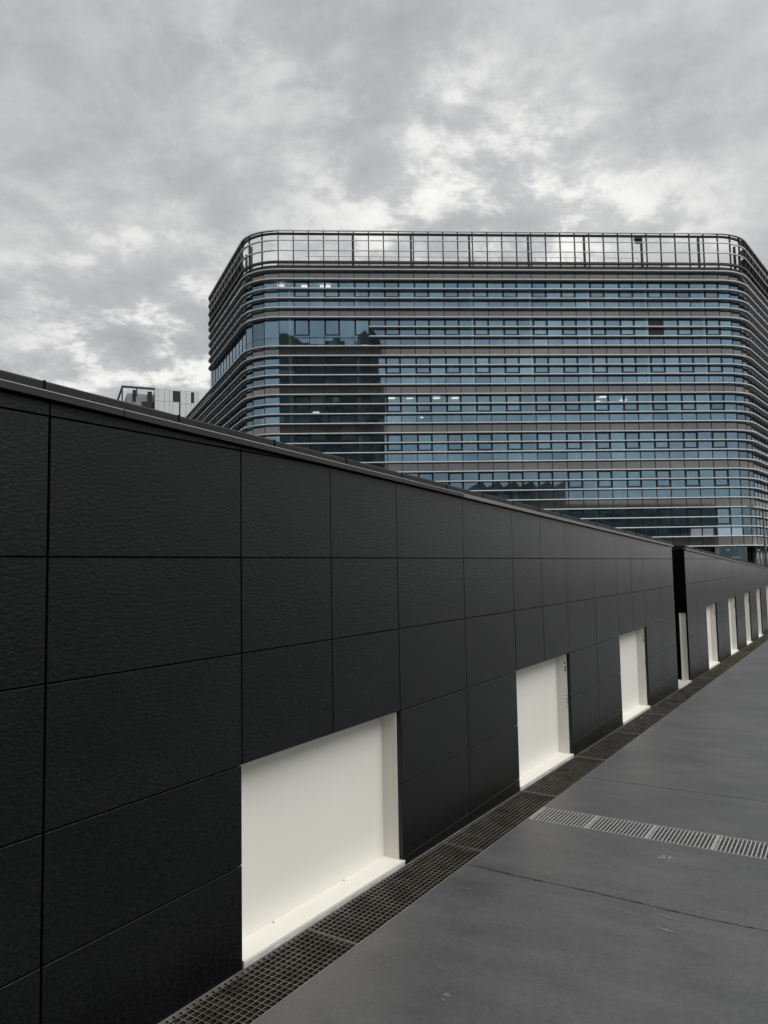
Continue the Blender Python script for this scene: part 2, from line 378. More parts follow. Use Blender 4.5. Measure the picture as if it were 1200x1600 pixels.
def cladding(t, cols, wins):
    for s0, s1 in zip(cols, cols[1:]):
        inwin = any(a - .01 < s0 and s1 < b_ + .01 for a, b_ in wins)
        # wedge between the level top joint and the sloping coping
        rows = ROWZ[:]
        lim0, lim1 = cb(s0) - .006, cb(s1) - .006
        top = rows[0]
        if lim1 > top + .012: add('panel', poly_panel([(s0 + GAP, top + GAP), (s1 - GAP, top + GAP), (s1 - GAP, lim1), (s0 + GAP, lim0)]), t)
        elif lim0 > top + .012:
            sx = s0 + (s1 - s0) * (lim0 - top - GAP) / (lim0 - lim1)
            add('panel', poly_panel([(s0 + GAP, top + GAP), (sx, top + GAP), (s0 + GAP, lim0)]), t)
        for zt, zb in zip(rows, rows[1:] + [None]):
            if inwin and zt <= .78: continue
            if zb is None:
                lo = gz(s1) - .05
                if gz(s1) > zt - .01: continue
                if zt - lo > .06: put_panel(t, s0, s1, lo, zt)
                continue
            if zb == ROWZ[5] and gz(s1) > zb - .012: zb = gz(s1) - .06
            if lim1 >= zt - 1e-6: put_panel(t, s0, s1, zb, zt)
            elif lim0 <= zb + .01: continue
            elif lim1 > zb + .02 :
                pts = [(s0 + GAP, zb + GAP), (s1 - GAP, zb + GAP), (s1 - GAP, lim1)]
                if lim0 > zt - GAP: pts += [(s0 + (s1 - s0) * (lim0 - zt + GAP) / (lim0 - lim1), zt - GAP), (s0 + GAP, zt - GAP)]
                else: pts += [(s0 + GAP, lim0)]
                add('panel', poly_panel(pts), t)
            else:
                sx = s0 + (s1 - s0) * (lim0 - zb - GAP) / (lim0 - lim1)
                pts = [(s0 + GAP, zb + GAP), (sx, zb + GAP)] + ([(s0 + (s1 - s0) * (lim0 - zt + GAP) / (lim0 - lim1), zt - GAP)] if lim0 > zt else []) + [(s0 + GAP, min(lim0, zt - GAP))]
                add('panel', poly_panel(pts), t)
def niche(t, s0, s1, holes=False, far=False):
    a, b_ = s0 + .004, s1 - .004; zt = ROWZ[3] + .004
    Z = lambda s: gz(s) + .026
    bm = bmesh.new(); bm_box(bm, a, b_, .130, .150, gz(s1) - .1, zt + .03)
    add('recess_panel', mesh(bm, 'recess_panel', M['white']), t)
    for x0, x1 in ((a - .012, a), (b_, b_ + .012)):
        bm = bmesh.new(); bm_box(bm, x0, x1, .031, .152, gz(s1) - .08, zt + .03)
        jb_ = add('jamb', mesh(bm, 'jamb', M['white']), t)
    bm = bmesh.new(); bm_box(bm, a, b_, .031, .129, zt + .012, zt + .028); add('head', mesh(bm, 'head', M['white']), t)
    bm = bmesh.new(); x0, x1 = s0 + .002, s1 + .012
    lipz = .012
    pts = [(x0, -.004), (x1, -.004), (x1, .03), (b_, .03), (b_, .129), (x0, .129)]
    lo = [bm.verts.new((x, y, Z(x) - lipz)) for x, y in pts]; hi = [bm.verts.new((x, y, Z(x) + (.006 if y > .1 else 0))) for x, y in pts]
    bm.faces.new(hi); bm.faces.new(lo[::-1])
    for k in range(6): bm.faces.new([lo[k], lo[(k + 1) % 6], hi[(k + 1) % 6], hi[k]])
    sl_ = add('sill', mesh(bm, 'sill', M['white']), t)
    bm = bmesh.new(); bm_hex(bm, [(x0, -.002, Z(x0) - .05), (x1, -.002, Z(x1) - .05), (x1, .03, Z(x1) - .05), (x0, .03, Z(x0) - .05), (x0, -.002, Z(x0) - .0125), (x1, -.002, Z(x1) - .0125), (x1, .03, Z(x1) - .0125), (x0, .03, Z(x0) - .0125)])
    add('sill_edge', mesh(bm, 'sill_edge', M['sillgrey']), sl_)
    bm = bmesh.new()
    for k in (.25, .68):
        x = s0 + (s1 - s0) * k; c = bm.verts.new((x, .118, Z(x) + .0075)); rr = [bm.verts.new((x + .006 * math.cos(q), .118 + .004 * math.sin(q), Z(x) + .0068)) for q in [i * math.pi / 4 for i in range(8)]]
        for q in range(8): bm.faces.new([c, rr[q], rr[(q + 1) % 8]])
    add('screw_cap', mesh(bm, 'screw_cap', M['dirt']), sl_)
    if holes:
        for z, y, r_ in ((.735, .046, .011), (.695, .040, .010), (.668, .043, .011), (.43, .038, .006), (.40, .036, .008), (.37, .036, .007), (.33, .037, .006)):
            bm = bmesh.new(); cc = [bm.verts.new((b_ - .0015, y + r_ * .7 * math.cos(q), z + r_ * math.sin(q) + gz(s1) * .3)) for q in [i * math.pi / 4 for i in range(8)]]
            bm.faces.new(cc); add('bolt_hole', mesh(bm, 'bolt_hole', M['core']), jb_)
def coping(t, s0, s1, phase=.29, cuts=()):
    # upper course, short lengths
    x = s0; nxt = s0 + phase; k = 0; crnd = random.Random(int(s0 * 10) + 5)
    while x < s1 - .05:
        e_ = min(nxt, s1); q = .003; dz = crnd.uniform(-.0012, .0012)
        bm = bmesh.new(); yf = -.012
        sec = lambda s: [(s, yf, cl(s) - .012 + dz), (s, yf - .001, ct(s) - .006 + dz), (s, yf + .006, ct(s) + dz), (s, .5, ct(s) + .01 + dz), (s, .5, cl(s) - .06)]
        A = [bm.verts.new(p) for p in sec(x + q)]; B = [bm.verts.new(p) for p in sec(e_ - q)]
        bm.faces.new(A); bm.faces.new(B[::-1])
        for i in range(5): bm.faces.new([A[i], A[(i + 1) % 5], B[(i + 1) % 5], B[i]])
        cp = add('coping', mesh(bm, 'coping', M['coptop']), t)
        if e_ < s1:
            bm = bmesh.new(); bm_box(bm, e_ - .0028, e_ + .0028, yf - .004, .03, cl(e_) - .004, ct(e_) + .0015)
            add('coping_clip', mesh(bm, 'coping_clip', M['coping2'] if k == 0 else M['core']), cp)
        x = nxt; nxt += .588; k += 1
    cs = [s0] + [c for c in cuts if s0 < c < s1] + [s1]
    for i, (a, b_) in enumerate(zip(cs, cs[1:])):
        bm = bmesh.new(); q = .002
        sec = lambda s: [(s, -.030, cb(s)), (s, -.030, cl(s) - .005), (s, -.025, cl(s)), (s, .02, cl(s) + .001), (s, .02, cb(s) + .004)]
        A = [bm.verts.new(p) for p in sec(a + q)]; B = [bm.verts.new(p) for p in sec(b_ - q)]
        bm.faces.new(A); bm.faces.new(B[::-1])
        for j in range(5): bm.faces.new([A[j], A[(j + 1) % 5], B[(j + 1) % 5], B[j]])
        fl = add('coping_flashing', mesh(bm, 'coping_flashing', M['coping2'] if b_ > 5 else M['coping']), t)
        if b_ < 5:
            bt = bmesh.new(); f2 = lambda s, y, z: (s, y, cl(s) + z)
            bm_hex(bt, [f2(a + q, -.0325, -.0030), f2(b_ - q, -.0325, -.0030), f2(b_ - q, -.031, -.0030), f2(a + q, -.031, -.0030), f2(a + q, -.0325, -.0005), f2(b_ - q, -.0325, -.0005), f2(b_ - q, -.031, -.0005), f2(a + q, -.031, -.0005)])
            add('flashing_trim', mesh(bt, 'flashing_trim', M['zinc']), fl)
def core(t, s0, s1, y0, y1):
    bm = bmesh.new(); f = lambda s: cl(s) - .02
    bm_hex(bm, [(s0, y0, -1.6), (s1, y0, -1.6), (s1, y1, -1.6), (s0, y1, -1.6), (s0, y0, f(s0)), (s1, y0, f(s1)), (s1, y1, f(s1)), (s0, y1, f(s0))])
    add('wall_core', mesh(bm, 'wall_core', M['core']), t)

wall1 = empty('panelled_wall', W_LOC, W_ROT, 'long black stone-panelled wall with white recesses, nearest to the viewer', 'wall')
cols1 = [-2.55, -1.65, -.73, -.06, .61, 1.49, 2.42, 3.09, 3.757, 4.655, 5.557, 6.21, 6.88, 7.796, 8.715, 9.397, 10.08, 11.05, 12.03]
wins1 = [(-.73, .61), (2.42, 3.757), (5.557, 6.88), (8.715, 10.08)]
cladding(wall1, cols1, wins1)
for i, (a, b_) in enumerate(wins1): niche(wall1, a, b_, holes=i >= 2)
coping(wall1, -2.55, 12.03, .29 + .59 * 0 + (1.46 + 2.55 - .29) % .588, cuts=(-1.09, 1.77, 4.63, 7.5, 10.3))
core(wall1, -2.55, 12.02, .16, .5)
SN, SE = 13.08, 34.4
wall2 = empty('panelled_wall', W_LOC, W_ROT, 'far length of black panelled wall beyond the dark vertical slot', 'wall')
cols2 = [SN, 13.17, 14.03, 15.05, 15.71, 16.38, 17.27, 18.165, 18.85, 19.54, 20.42, 21.3, 21.95, 22.6, 23.5, 24.4, 25.06, 25.72, 26.67, 27.6, 28.27, 28.93, 29.8, 30.7, 31.4, 32.05, 33.2, SE]
wins2 = [(15.05, 16.38), (18.165, 19.54), (21.3, 22.6), (24.4, 25.72), (27.6, 28.93), (30.7, 32.05)]
cladding(wall2, [SN, 14.03] + cols2[3:], wins2)
for a, b_ in wins2: niche(wall2, a, b_, holes=True)
coping(wall2, SN, SE, .4, cuts=(15.9, 18.8, 21.7, 24.6, 27.5, 30.4))
core(wall2, SN + .01, SE, .16, .5)
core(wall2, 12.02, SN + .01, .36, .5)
# slot between the two lengths: end returns, the opening below
for zt, zb in ((cb(SN) - .02, ROWZ[1]), (ROWZ[1], ROWZ[2]), (ROWZ[2], ROWZ[3])):
    bm = bmesh.new(); bm_box(bm, SN - .012, SN + .003, .004, .36, zb + GAP, zt - GAP); add('return_panel', mesh(bm, 'return_panel', M['stone']), wall2)
    bm = bmesh.new(); bm_box(bm, 12.025, 12.034, .03, .36, zb + GAP, zt - GAP); add('return_panel', mesh(bm, 'return_panel', M['stone']), wall1)
bm = bmesh.new(); bm_box(bm, 12.03, SN, .30, .40, cl(12.5) - .02, ct(12.5) - .01); add('coping', mesh(bm, 'coping', M['coptop']), wall2)
bm = bmesh.new(); bm_box(bm, SN - .004, SN + .010, .031, .118, gz(SN) - .05, ROWZ[3] - .002); add('jamb', mesh(bm, 'jamb', M['white']), wall2)
bm = bmesh.new(); bm_box(bm, SN - .03, SN - .004, .118, .13, gz(SN) - .05, ROWZ[3] - .002); add('recess_panel', mesh(bm, 'recess_panel', M['white']), wall2)
bm = bmesh.new(); bm_hex(bm, [(12.03, -.01, gz(12.03) - .05), (SN, -.01, gz(SN) - .05), (SN, .36, gz(SN) - .05), (12.03, .36, gz(12.03) - .05),
                              (12.03, -.01, gz(12.03) + .02), (SN, -.01, gz(SN) + .02), (SN, .36, gz(SN) + .024), (12.03, .36, gz(12.03) + .024)])
add('sill', mesh(bm, 'sill', M['sillgrey']), wall2)

# ------------------------------------------------------------------ drain gratings
ORD = ['first', 'second', 'third', 'fourth', 'fifth', 'sixth', 'seventh', 'eighth', 'ninth', 'tenth', 'eleventh', 'twelfth', 'thirteenth', 'fourteenth', 'fifteenth', 'sixteenth',
       'seventeenth', 'eighteenth', 'nineteenth', 'twentieth']
GL = 1.363
slope_r = math.atan(KG)
def two_tone(bm, top, side):                               # upward faces take the paler material, all others the darker one
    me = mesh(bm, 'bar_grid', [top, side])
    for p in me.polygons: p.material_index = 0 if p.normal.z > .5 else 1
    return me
def wall_grate_mesh():
    bm = bmesh.new(); L_ = GL - .006; w0, w1 = .004, .298; n = 10
    for k in range(1, n):
        d = w0 + (w1 - w0) * k / n; bm_box(bm, .004, L_ - .004, -d - .0011, -d + .0011, -.018, -.0012)
    m_ = int(L_ / .0335)
    for k in range(1, m_):
        x = L_ * k / m_; bm_box(bm, x - .0010, x + .0010, -w1 + .003, -w0 - .003, -.012, -.0030)
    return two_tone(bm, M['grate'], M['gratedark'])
def frame_mesh():
    bm = bmesh.new(); L_ = GL - .006
    bm_box(bm, 0, L_, -.004 - .004, -.004, -.03, 0); bm_box(bm, 0, L_, -.298, -.298 + .004, -.03, 0)
    bm_box(bm, 0, .004, -.294, -.008, -.03, -.0005); bm_box(bm, L_ - .004, L_, -.294, -.008, -.03, -.0005)
    return mesh(bm, 'frame', M['gratef'])
gm, fm = wall_grate_mesh(), frame_mesh()
starts = [2.85 + GL * k for k in range(-4, 18)]
idx = 0
Wm = Matrix.Translation(W_LOC) @ Matrix.Rotation(W_ROT, 4, 'Z')
for s in starts:
    lab = ('brown steel grate along the foot of the wall, %s from the near end' % ORD[idx]) if s > 1 and idx < 20 else 'brown steel grate along the wall foot, outside the near picture edge'
    if s + GL > 1.9: idx += 1
    else: continue
    o = empty('drain_grate', (0, 0, 0), 0, lab, 'grate', 'grates along the wall foot')
    lw = random.Random(int(s * 100))
    o.matrix_world = Wm @ Matrix.Translation((s, 0, gz(s) - .002 + lw.uniform(-.0015, .001))) @ Matrix.Rotation(-slope_r, 4, 'Y')
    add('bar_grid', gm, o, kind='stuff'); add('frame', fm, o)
# steel edge angle of the channel, part of the pavement
bm = bmesh.new(); bm_hex(bm, [(S0, -.3035, gz(S0) - .05), (S1, -.3035, gz(S1) - .05), (S1, -.299, gz(S1) - .05), (S0, -.299, gz(S0) - .05),
                              (S0, -.3035, gz(S0) + .0015), (S1, -.3035, gz(S1) + .0015), (S1, -.299, gz(S1) + .0015), (S0, -.299, gz(S0) + .0015)])
add('channel_edge', mesh(bm, 'channel_edge', M['gratef']), pave)
# grit and moss caught on the far gratings
bm = bmesh.new(); mr = random.Random(5)
for i in range(2600):
    s = 8 + 24 * mr.random() ** .8; d = .02 + .26 * mr.random(); r_ = mr.uniform(.006, .022); z = gz(s) - .004 + mr.uniform(-.004, .004)
    if mr.random() > min(1, (s - 7) / 9): continue
    vs_ = [bm.verts.new((s + r_ * 1.6 * math.cos(q) * mr.uniform(.7, 1.2), -d + r_ * .7 * math.sin(q) * mr.uniform(.7, 1.2), z + mr.uniform(-.002, .002))) for q in (0, 1.26, 2.5, 3.77, 5.03)]
    tp = bm.verts.new((s, -d, z + .005))
    for k in range(5): bm.faces.new([vs_[k], vs_[(k + 1) % 5], tp])
add('moss_litter', mesh(bm, 'moss_litter', M['moss']), pave, kind='stuff')
# cross drain
CL, NB = .388, 16
def cross_meshes():
    bm = bmesh.new(); w_ = CX1 - CX0 - .008
    for k in range(1, NB):
        y = (CL - .004) * k / NB; bm_box(bm, .006, w_ - .006, -y - .0030, -y + .0030, -.011, -.0005)
    for k in range(1, 8):
        x = w_ * k / 8; bm_box(bm, x - .0024, x + .0024, -(CL - .008), -.006, -.009, -.001)
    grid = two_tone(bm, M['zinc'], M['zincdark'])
    bm = bmesh.new()
    bm_box(bm, 0, .007, -(CL - .003), 0, -.03, .0005); bm_box(bm, w_ - .007, w_, -(CL - .003), 0, -.03, .0005)
    bm_box(bm, .007, w_ - .007, -.006, 0, -.03, .001); bm_box(bm, .007, w_ - .007, -(CL - .003), -(CL - .009), -.03, .001)
    n = 11
    for k in range(n):                                     # toothed end strips
        x = .012 + (w_ - .03) * k / (n - 1); bm_box(bm, x, x + .010, -.017, -.006, -.012, .0015); 
    fr = mesh(bm, 'frame', M['zinc'])
    return grid, fr
xg, xf = cross_meshes()
for k in range(12):
    d = .306 + CL * k
    lab = 'pale galvanised grate crossing the grey walk, %s from the wall' % ORD[k]
    o = empty('cross_drain_grate', (0, 0, 0), 0, lab, 'grate', 'galvanised grates across the walk')
    o.matrix_world = Wm @ Matrix.Translation((CX0 + .004, -d, gz(CX0) - .001)) @ Matrix.Rotation(-slope_r, 4, 'Y')
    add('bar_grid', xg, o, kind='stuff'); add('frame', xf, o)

# ------------------------------------------------------------------ glass office building
D = 75.3
fac_e = Vector((math.cos(PHI), math.sin(PHI), 0)); fac_n = Vector((-math.sin(PHI), math.cos(PHI), 0))
F_LOC = fac_n * D
def pxray(px, py): return fw + rt * ((px - 600) / FPX) - up * ((py - 800) / FPX)
def fpt(px, py, off=0):                                     # point on the facade plane (off = metres in front of the glass): u, z
    d = pxray(px, py); P = d * ((D - off) / d.dot(fac_n)); return P.dot(fac_e), P.z + EYE
bld = empty('office_building', F_LOC, PHI, 'curved glass office building with horizontal grey fins and open rooftop screen', 'building')
FZ = [32.84 - 1.0197 * i for i in range(30)]                # fin levels, top to bottom
U0, U1, NBAY = -6.15, 41.1, 30
BW = (U1 - U0) / NBAY
dl = Vector((-math.sin(R(21.3)), math.cos(R(21.3)))); nl = Vector((-dl.y, dl.x)); nl = Vector((-math.cos(R(21.3)), -math.sin(R(21.3))))
dr = Vector((math.sin(R(42.5)), math.cos(R(42.5)))); nr = Vector((math.cos(R(42.5)), -math.sin(R(42.5))))
RL, RR = 4.0, 5.05
def path(left_v, right_v, back=0, u_start=None, stepd=1.575, na=8):
    """list of (point2d, outward normal2d, tag) along the glass line, from the left end to the right end"""
    pts = []
    cL = Vector((U0, RL)); cR = Vector((U1, RR))
    aL = math.atan2(nl.y, nl.x)                             # normal angle of the left side
    aR = math.atan2(nr.y, nr.x)
    P0 = cL + nl * RL
    if u_start is None:
        n = max(1, int(round((left_v - P0.y) / dl.y / stepd)))
        E = P0 + dl * (n * stepd)
        if back:
            rb = 2.2; cB = E - nl * rb
            pts.append((cB + Vector((back, rb)), Vector((0, 1)), 'b'))
            for k in range(0, 8):
                a = math.pi / 2 + (2 * math.pi + aL - math.pi / 2 if aL < 0 else aL - math.pi / 2) * k / 8
                v = Vector((math.cos(a), math.sin(a))); pts.append((cB + v * rb, v, 'b'))
        for k in range(n, 0, -1): pts.append((P0 + dl * (k * stepd), nl, 'l'))
        a0 = aL; a1 = -math.pi / 2
        if a0 > 0: a0 -= 2 * math.pi
        for k in range(na):
            a = a0 + (a1 - a0) * k / na; v = Vector((math.cos(a), math.sin(a))); pts.append((cL + v * RL, v, 'al'))
        for k in range(NBAY): pts.append((Vector((U0 + BW * k, 0)), Vector((0, -1)), 'f'))
    else:
        pts.append((Vector((u_start, 0)), Vector((0, -1)), 'f'))
        for k in range(NBAY):
            if U0 + BW * k > u_start + .1: pts.append((Vector((U0 + BW * k, 0)), Vector((0, -1)), 'f'))
    for k in range(na + 1):
        a = -math.pi / 2 + (aR + math.pi / 2) * k / na; v = Vector((math.cos(a), math.sin(a))); pts.append((cR + v * RR, v, 'ar' if k < na else 'r'))
    P1 = cR + nr * RR; n = int((right_v - P1.y) / dr.y / stepd)
    for k in range(1, n + 1): pts.append((P1 + dr * (k * stepd), nr, 'r'))
    return pts
UPV, LOV, RV = 19.2, 46., 40.
def densify(pts, tags=('al', 'ar')):
    return pts
def sweep(name, pts, prof, mt, soffit=None):
    """prof: list of (offset outwards, z) or function(tag)->list"""
    bm = bmesh.new(); rings = []
    for P, n, tg in pts:
        pr = prof(tg) if callable(prof) else prof
        rings.append([bm.verts.new((P.x + n.x * o, P.y + n.y * o, z)) for o, z in pr])
    k_ = len(rings[0])
    for a, b_ in zip(rings, rings[1:]):
        for k in range(k_):
            f = bm.faces.new([a[k], a[(k + 1) % k_], b_[(k + 1) % k_], b_[k]])
            if soffit is not None and k in soffit: f.material_index = 1
    bm.faces.new(rings[0][::-1]); bm.faces.new(rings[-1])
    return add(name, mesh(bm, name, mt), bld)
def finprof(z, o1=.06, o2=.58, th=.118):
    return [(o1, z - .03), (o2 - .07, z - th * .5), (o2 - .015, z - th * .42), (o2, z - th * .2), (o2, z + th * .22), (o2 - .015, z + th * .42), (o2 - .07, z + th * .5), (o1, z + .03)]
def path_u(): return path(UPV, RV, back=14)
pu, plw = path(UPV, RV, back=14), path(LOV, RV, back=14)
puc, plc = path(UPV, RV, back=14, na=3), path(LOV, RV, back=14, na=3)      # bay lines: three flat bays round each corner
for i, z in enumerate(FZ):
    if i in (6, 7): pts = path(0, RV, u_start=3.2)
    elif i <= 5: pts = pu
    else: pts = plw
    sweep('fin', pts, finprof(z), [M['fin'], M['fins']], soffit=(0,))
# rooftop screen: rim, inner beam, rails (deep fins along the sides, slim tubes across the front)
RIM = 37.0
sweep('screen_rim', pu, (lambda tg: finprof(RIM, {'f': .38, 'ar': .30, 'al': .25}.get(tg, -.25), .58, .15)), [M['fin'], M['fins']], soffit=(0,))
sweep('screen_beam', pu, [(.18, RIM - .36), (.34, RIM - .36), (.34, RIM - .14), (.18, RIM - .14)], M['steel'])
for z in (35.95, 34.85):
    sweep('screen_rail', pu, lambda tg, z=z: finprof(z, {'f': .46, 'ar': .42, 'al': .36}.get(tg, -.25), .58, .08 if tg in 'f' else .13), [M['fin'], M['fins']], soffit=(0,))
sweep('screen_rail', pu, lambda tg: [(.30 if tg in ('f', 'ar', 'al') else -.25, 33.52), (.58, 33.52), (.58, 33.74), (.30 if tg in ('f', 'ar', 'al') else -.25, 33.74)], M['steel'])
bmp = bmesh.new(); bm_box(bmp, -.055, .055, -.46, -.30, 33.0, RIM - .02); post_me = mesh(bmp, 'screen_post', M['steel'])
for P, n, tg in puc:
    if tg == 'b': continue
    o = add('screen_post', post_me, bld, (P.x, P.y, 0)); o.rotation_euler = (0, 0, math.atan2(n.x, -n.y))
# heavy posts behind the screen
bmp = bmesh.new(); bm_box(bmp, -.10, .10, .75, 1.0, 33.0, RIM + .12); hp = mesh(bmp, 'screen_strut', M['steel'])
for px in (551, 642, 733, 825, 912.5, 1002, 1091):
    add('screen_strut', hp, bld, (fpt(px, 385, -.9)[0], 0, 0))
for k, ang in ((1.0, 0), (3.2, 0)):
    P = Vector((U0, RL)) + nl * RL + dl * k; o = add('screen_strut', hp, bld, (P.x, P.y, 0)); o.rotation_euler = (0, 0, math.atan2(nl.x, -nl.y))
    P = Vector((U1, RR)) + nr * RR + dr * k; o = add('screen_strut', hp, bld, (P.x, P.y, 0)); o.rotation_euler = (0, 0, math.atan2(nr.x, -nr.y))
# floodlight on one post
u_, z_ = fpt(998, 374, -.5); boxes('floodlight', M['steel'], bld, (u_ - .45, u_ + .25, .2, .75, z_ - .1, z_ + .2), (u_ - .3, u_ + .3, .3, .8, z_ - .38, z_ - .18))
# roof edge, roof slab, pale kerb and guard rails on the roof
sweep('roof_edge', pu, [(.10, 32.95), (.36, 32.95), (.36, 33.32), (.10, 33.32)], M['steel'])
def plan(pts, inset):
    return [(P.x - n.x * inset, P.y - n.y * inset) for P, n, tg in pts]
def slab_mesh(pts, inset, z0, z1, name, mt, depth_limit=None):
    bm = bmesh.new(); pl_ = plan(pts, inset); L0 = pl_[0]; 
    pl_ = pl_ + [(pl_[-1][0], max(pl_[-1][1], L0[1]))]
    lo = [bm.verts.new((x, y, z0)) for x, y in pl_]; hi = [bm.verts.new((x, y, z1)) for x, y in pl_]
    bm.faces.new(hi); bm.faces.new(lo[::-1]); n = len(pl_)
    for k in range(n): bm.faces.new([lo[k], lo[(k + 1) % n], hi[(k + 1) % n], hi[k]])
    return add(name, mesh(bm, name, mt), bld)
slab_mesh(puc, .15, FZ[0] - .1, 33.05, 'roof_slab', M['steel'])
a0, a1 = fpt(432, 408, -2.)[0], fpt(1046, 408, -2.)[0]
boxes('roof_kerb', M['roofgreen'], bld, (a0, a1, 2.2, 2.6, 33.05, 34.90))
def guard(px0, px1, bars, dep=3.0, ztop=35.75):
    x0, x1 = fpt(px0, 400, -dep)[0], fpt(px1, 400, -dep)[0]; bm = bmesh.new()
    bm_tube(bm, [(x0, dep, 33.1), (x0, dep, ztop), (x1, dep, ztop), (x1 + .5, dep, 33.1)], .035, 6)
    for k in range(1, bars): bm_tube(bm, [(x0 + (x1 - x0) * k / bars, dep, 33.1), (x0 + (x1 - x0) * k / bars, dep, ztop)], .022, 5)
    add('guard_rail', mesh(bm, 'guard_rail', M['zinc']), bld)
guard(477, 640, 7); guard(645, 908, 11); guard(943, 997, 2)

# mullions, spandrels, panes
bmp = bmesh.new(); bm_box(bmp, -.035, .035, -.055, .10, FZ[29] + .02, FZ[0] - .02); mul_me = mesh(bmp, 'mullion', M['mullion'])
bmp = bmesh.new(); bm_box(bmp, -.035, .035, -.055, .10, FZ[29] + .02, FZ[8] - .02); mul2_me = mesh(bmp, 'mullion', M['mullion'])
def bays(pts):
    return [(a, b_) for a, b_ in zip(pts, pts[1:]) if a[2] != 'b' and b_[2] != 'b']
for k, (P, n, tg) in enumerate(plc):
    if tg == 'b': continue
    o = add('mullion', mul2_me if tg == 'l' and P.y > UPV + .5 else mul_me, bld, (P.x, P.y, 0)); o.rotation_euler = (0, 0, math.atan2(n.x, -n.y))
def quad_box(bm, P, Q, n, z0, z1, o0, o1, ins=.0):
    d = (Q - P).normalized(); A = P + d * ins; B = Q - d * ins
    bm_hex(bm, [(A.x + n.x * o1, A.y + n.y * o1, z0), (B.x + n.x * o1, B.y + n.y * o1, z0), (B.x + n.x * o0, B.y + n.y * o0, z0), (A.x + n.x * o0, A.y + n.y * o0, z0),
                (A.x + n.x * o1, A.y + n.y * o1, z1), (B.x + n.x * o1, B.y + n.y * o1, z1), (B.x + n.x * o0, B.y + n.y * o0, z1), (A.x + n.x * o0, A.y + n.y * o0, z1)])
def visible(u, z):                                          # clear of the black wall in the picture
    P = F_LOC + fac_e * u + Vector((0, 0, z - EYE)); d = P.dot(fw); px = 600 + FPX * P.dot(rt) / d; py = 800 - FPX * P.dot(up) / d
    return py < 577 + .262 * px + 6 and px < 1205
sp_me = {}
bmp = bmesh.new(); bm_box(bmp, .02, BW - .02, -.03, .02, -.96, 0); SPM = mesh(bmp, 'spandrel_panel', M['spandrel'])
bmS = bmesh.new(); bmG = bmesh.new()
H1, H2 = 2.02, 1.04
def pane_me(h):
    bm = bmesh.new(); bm_box(bm, .03, BW - .03, -.012, .012, -h, 0); return mesh(bm, 'pane', M['glass'])
PM1, PM2 = pane_me(H1 - .04), pane_me(H2 - .05)
def frame_ring(bm, x0, x1, z0, z1, t_, y0, y1):
    bm_box(bm, x0, x0 + t_, y0, y1, z0, z1); bm_box(bm, x1 - t_, x1, y0, y1, z0, z1); bm_box(bm, x0 + t_, x1 - t_, y0, y1, z0, z0 + t_); bm_box(bm, x0 + t_, x1 - t_, y0, y1, z1 - t_, z1)
bmp = bmesh.new(); frame_ring(bmp, .03, BW - .03, -H1 + .24, -.02, .13, -.05, -.014); FRM = mesh(bmp, 'window_frame', M['mullion'])
bmp = bmesh.new(); bm_box(bmp, .035, BW - .035, -.05, .03, -.035, .035); TRM = mesh(bmp, 'transom', M['mullion'])
grnd = random.Random(21); npane = 0; ntr = 0
cand = []
for st in range(8):
    zt = FZ[4 * st] - .03
    for k in range(NBAY):
        if visible(U0 + BW * (k + .5), zt): add('spandrel_panel', SPM, bld, (U0 + BW * k, 0, zt))
        else: quad_box(bmS, Vector((U0 + BW * k, 0)), Vector((U0 + BW * (k + 1), 0)), Vector((0, -1)), zt - .96, zt, -.02, .03, .02)
    for a, b_ in bays(plc):
        if a[2] == 'f': continue
        if st < 2 and a[0].y > UPV + 1: continue
        n = (a[1] + b_[1]).normalized(); quad_box(bmS, a[0], b_[0], n, zt - .96, zt, -.02, .03, .02)
    if st == 7: continue
    z1 = FZ[4 * st + 1] - .04; z2 = z1 - H1
    for k in range(NBAY):
        x = U0 + BW * k
        vis = visible(x + BW / 2, z1)
        pcount = npane
        for h, zz, me in ((H1, z1, PM1), (H2, z2 - .02, PM2)):
            if vis and npane < 300:
                if k % 2 and h == H1: fr_ = add('window_frame', FRM, bld, (x, 0, z1)); o = add('pane', me, fr_)
                else: o = add('pane', me, bld, (x, 0, zz))
                o.rotation_euler = (grnd.gauss(0, .003), 0, grnd.gauss(0, .003)); npane += 1
            else: quad_box(bmG, Vector((x, 0)), Vector((x + BW, 0)), Vector((0, -1)), zz - h + .04, zz, -.012, .012, .03)
        if vis:
            if k % 2 and pcount >= 300: add('window_frame', FRM, bld, (x, 0, z1))
            add('transom', TRM, bld, (x, 0, z2))
    for a, b_ in bays(plc):
        if a[2] == 'f': continue
        if st < 2 and a[0].y > UPV + 1: continue
        n = (a[1] + b_[1]).normalized()
        quad_box(bmG, a[0], b_[0], n, z2 + .02, z1, -.012, .012, .03); quad_box(bmG, a[0], b_[0], n, z2 - H2 + .02, z2 - .02, -.012, .012, .03)
add('spandrel_panels', mesh(bmS, 'spandrel_panels', M['spandrel']), bld, kind='stuff')
add('glazing', mesh(bmG, 'glazing', M['glass']), bld, kind='stuff')
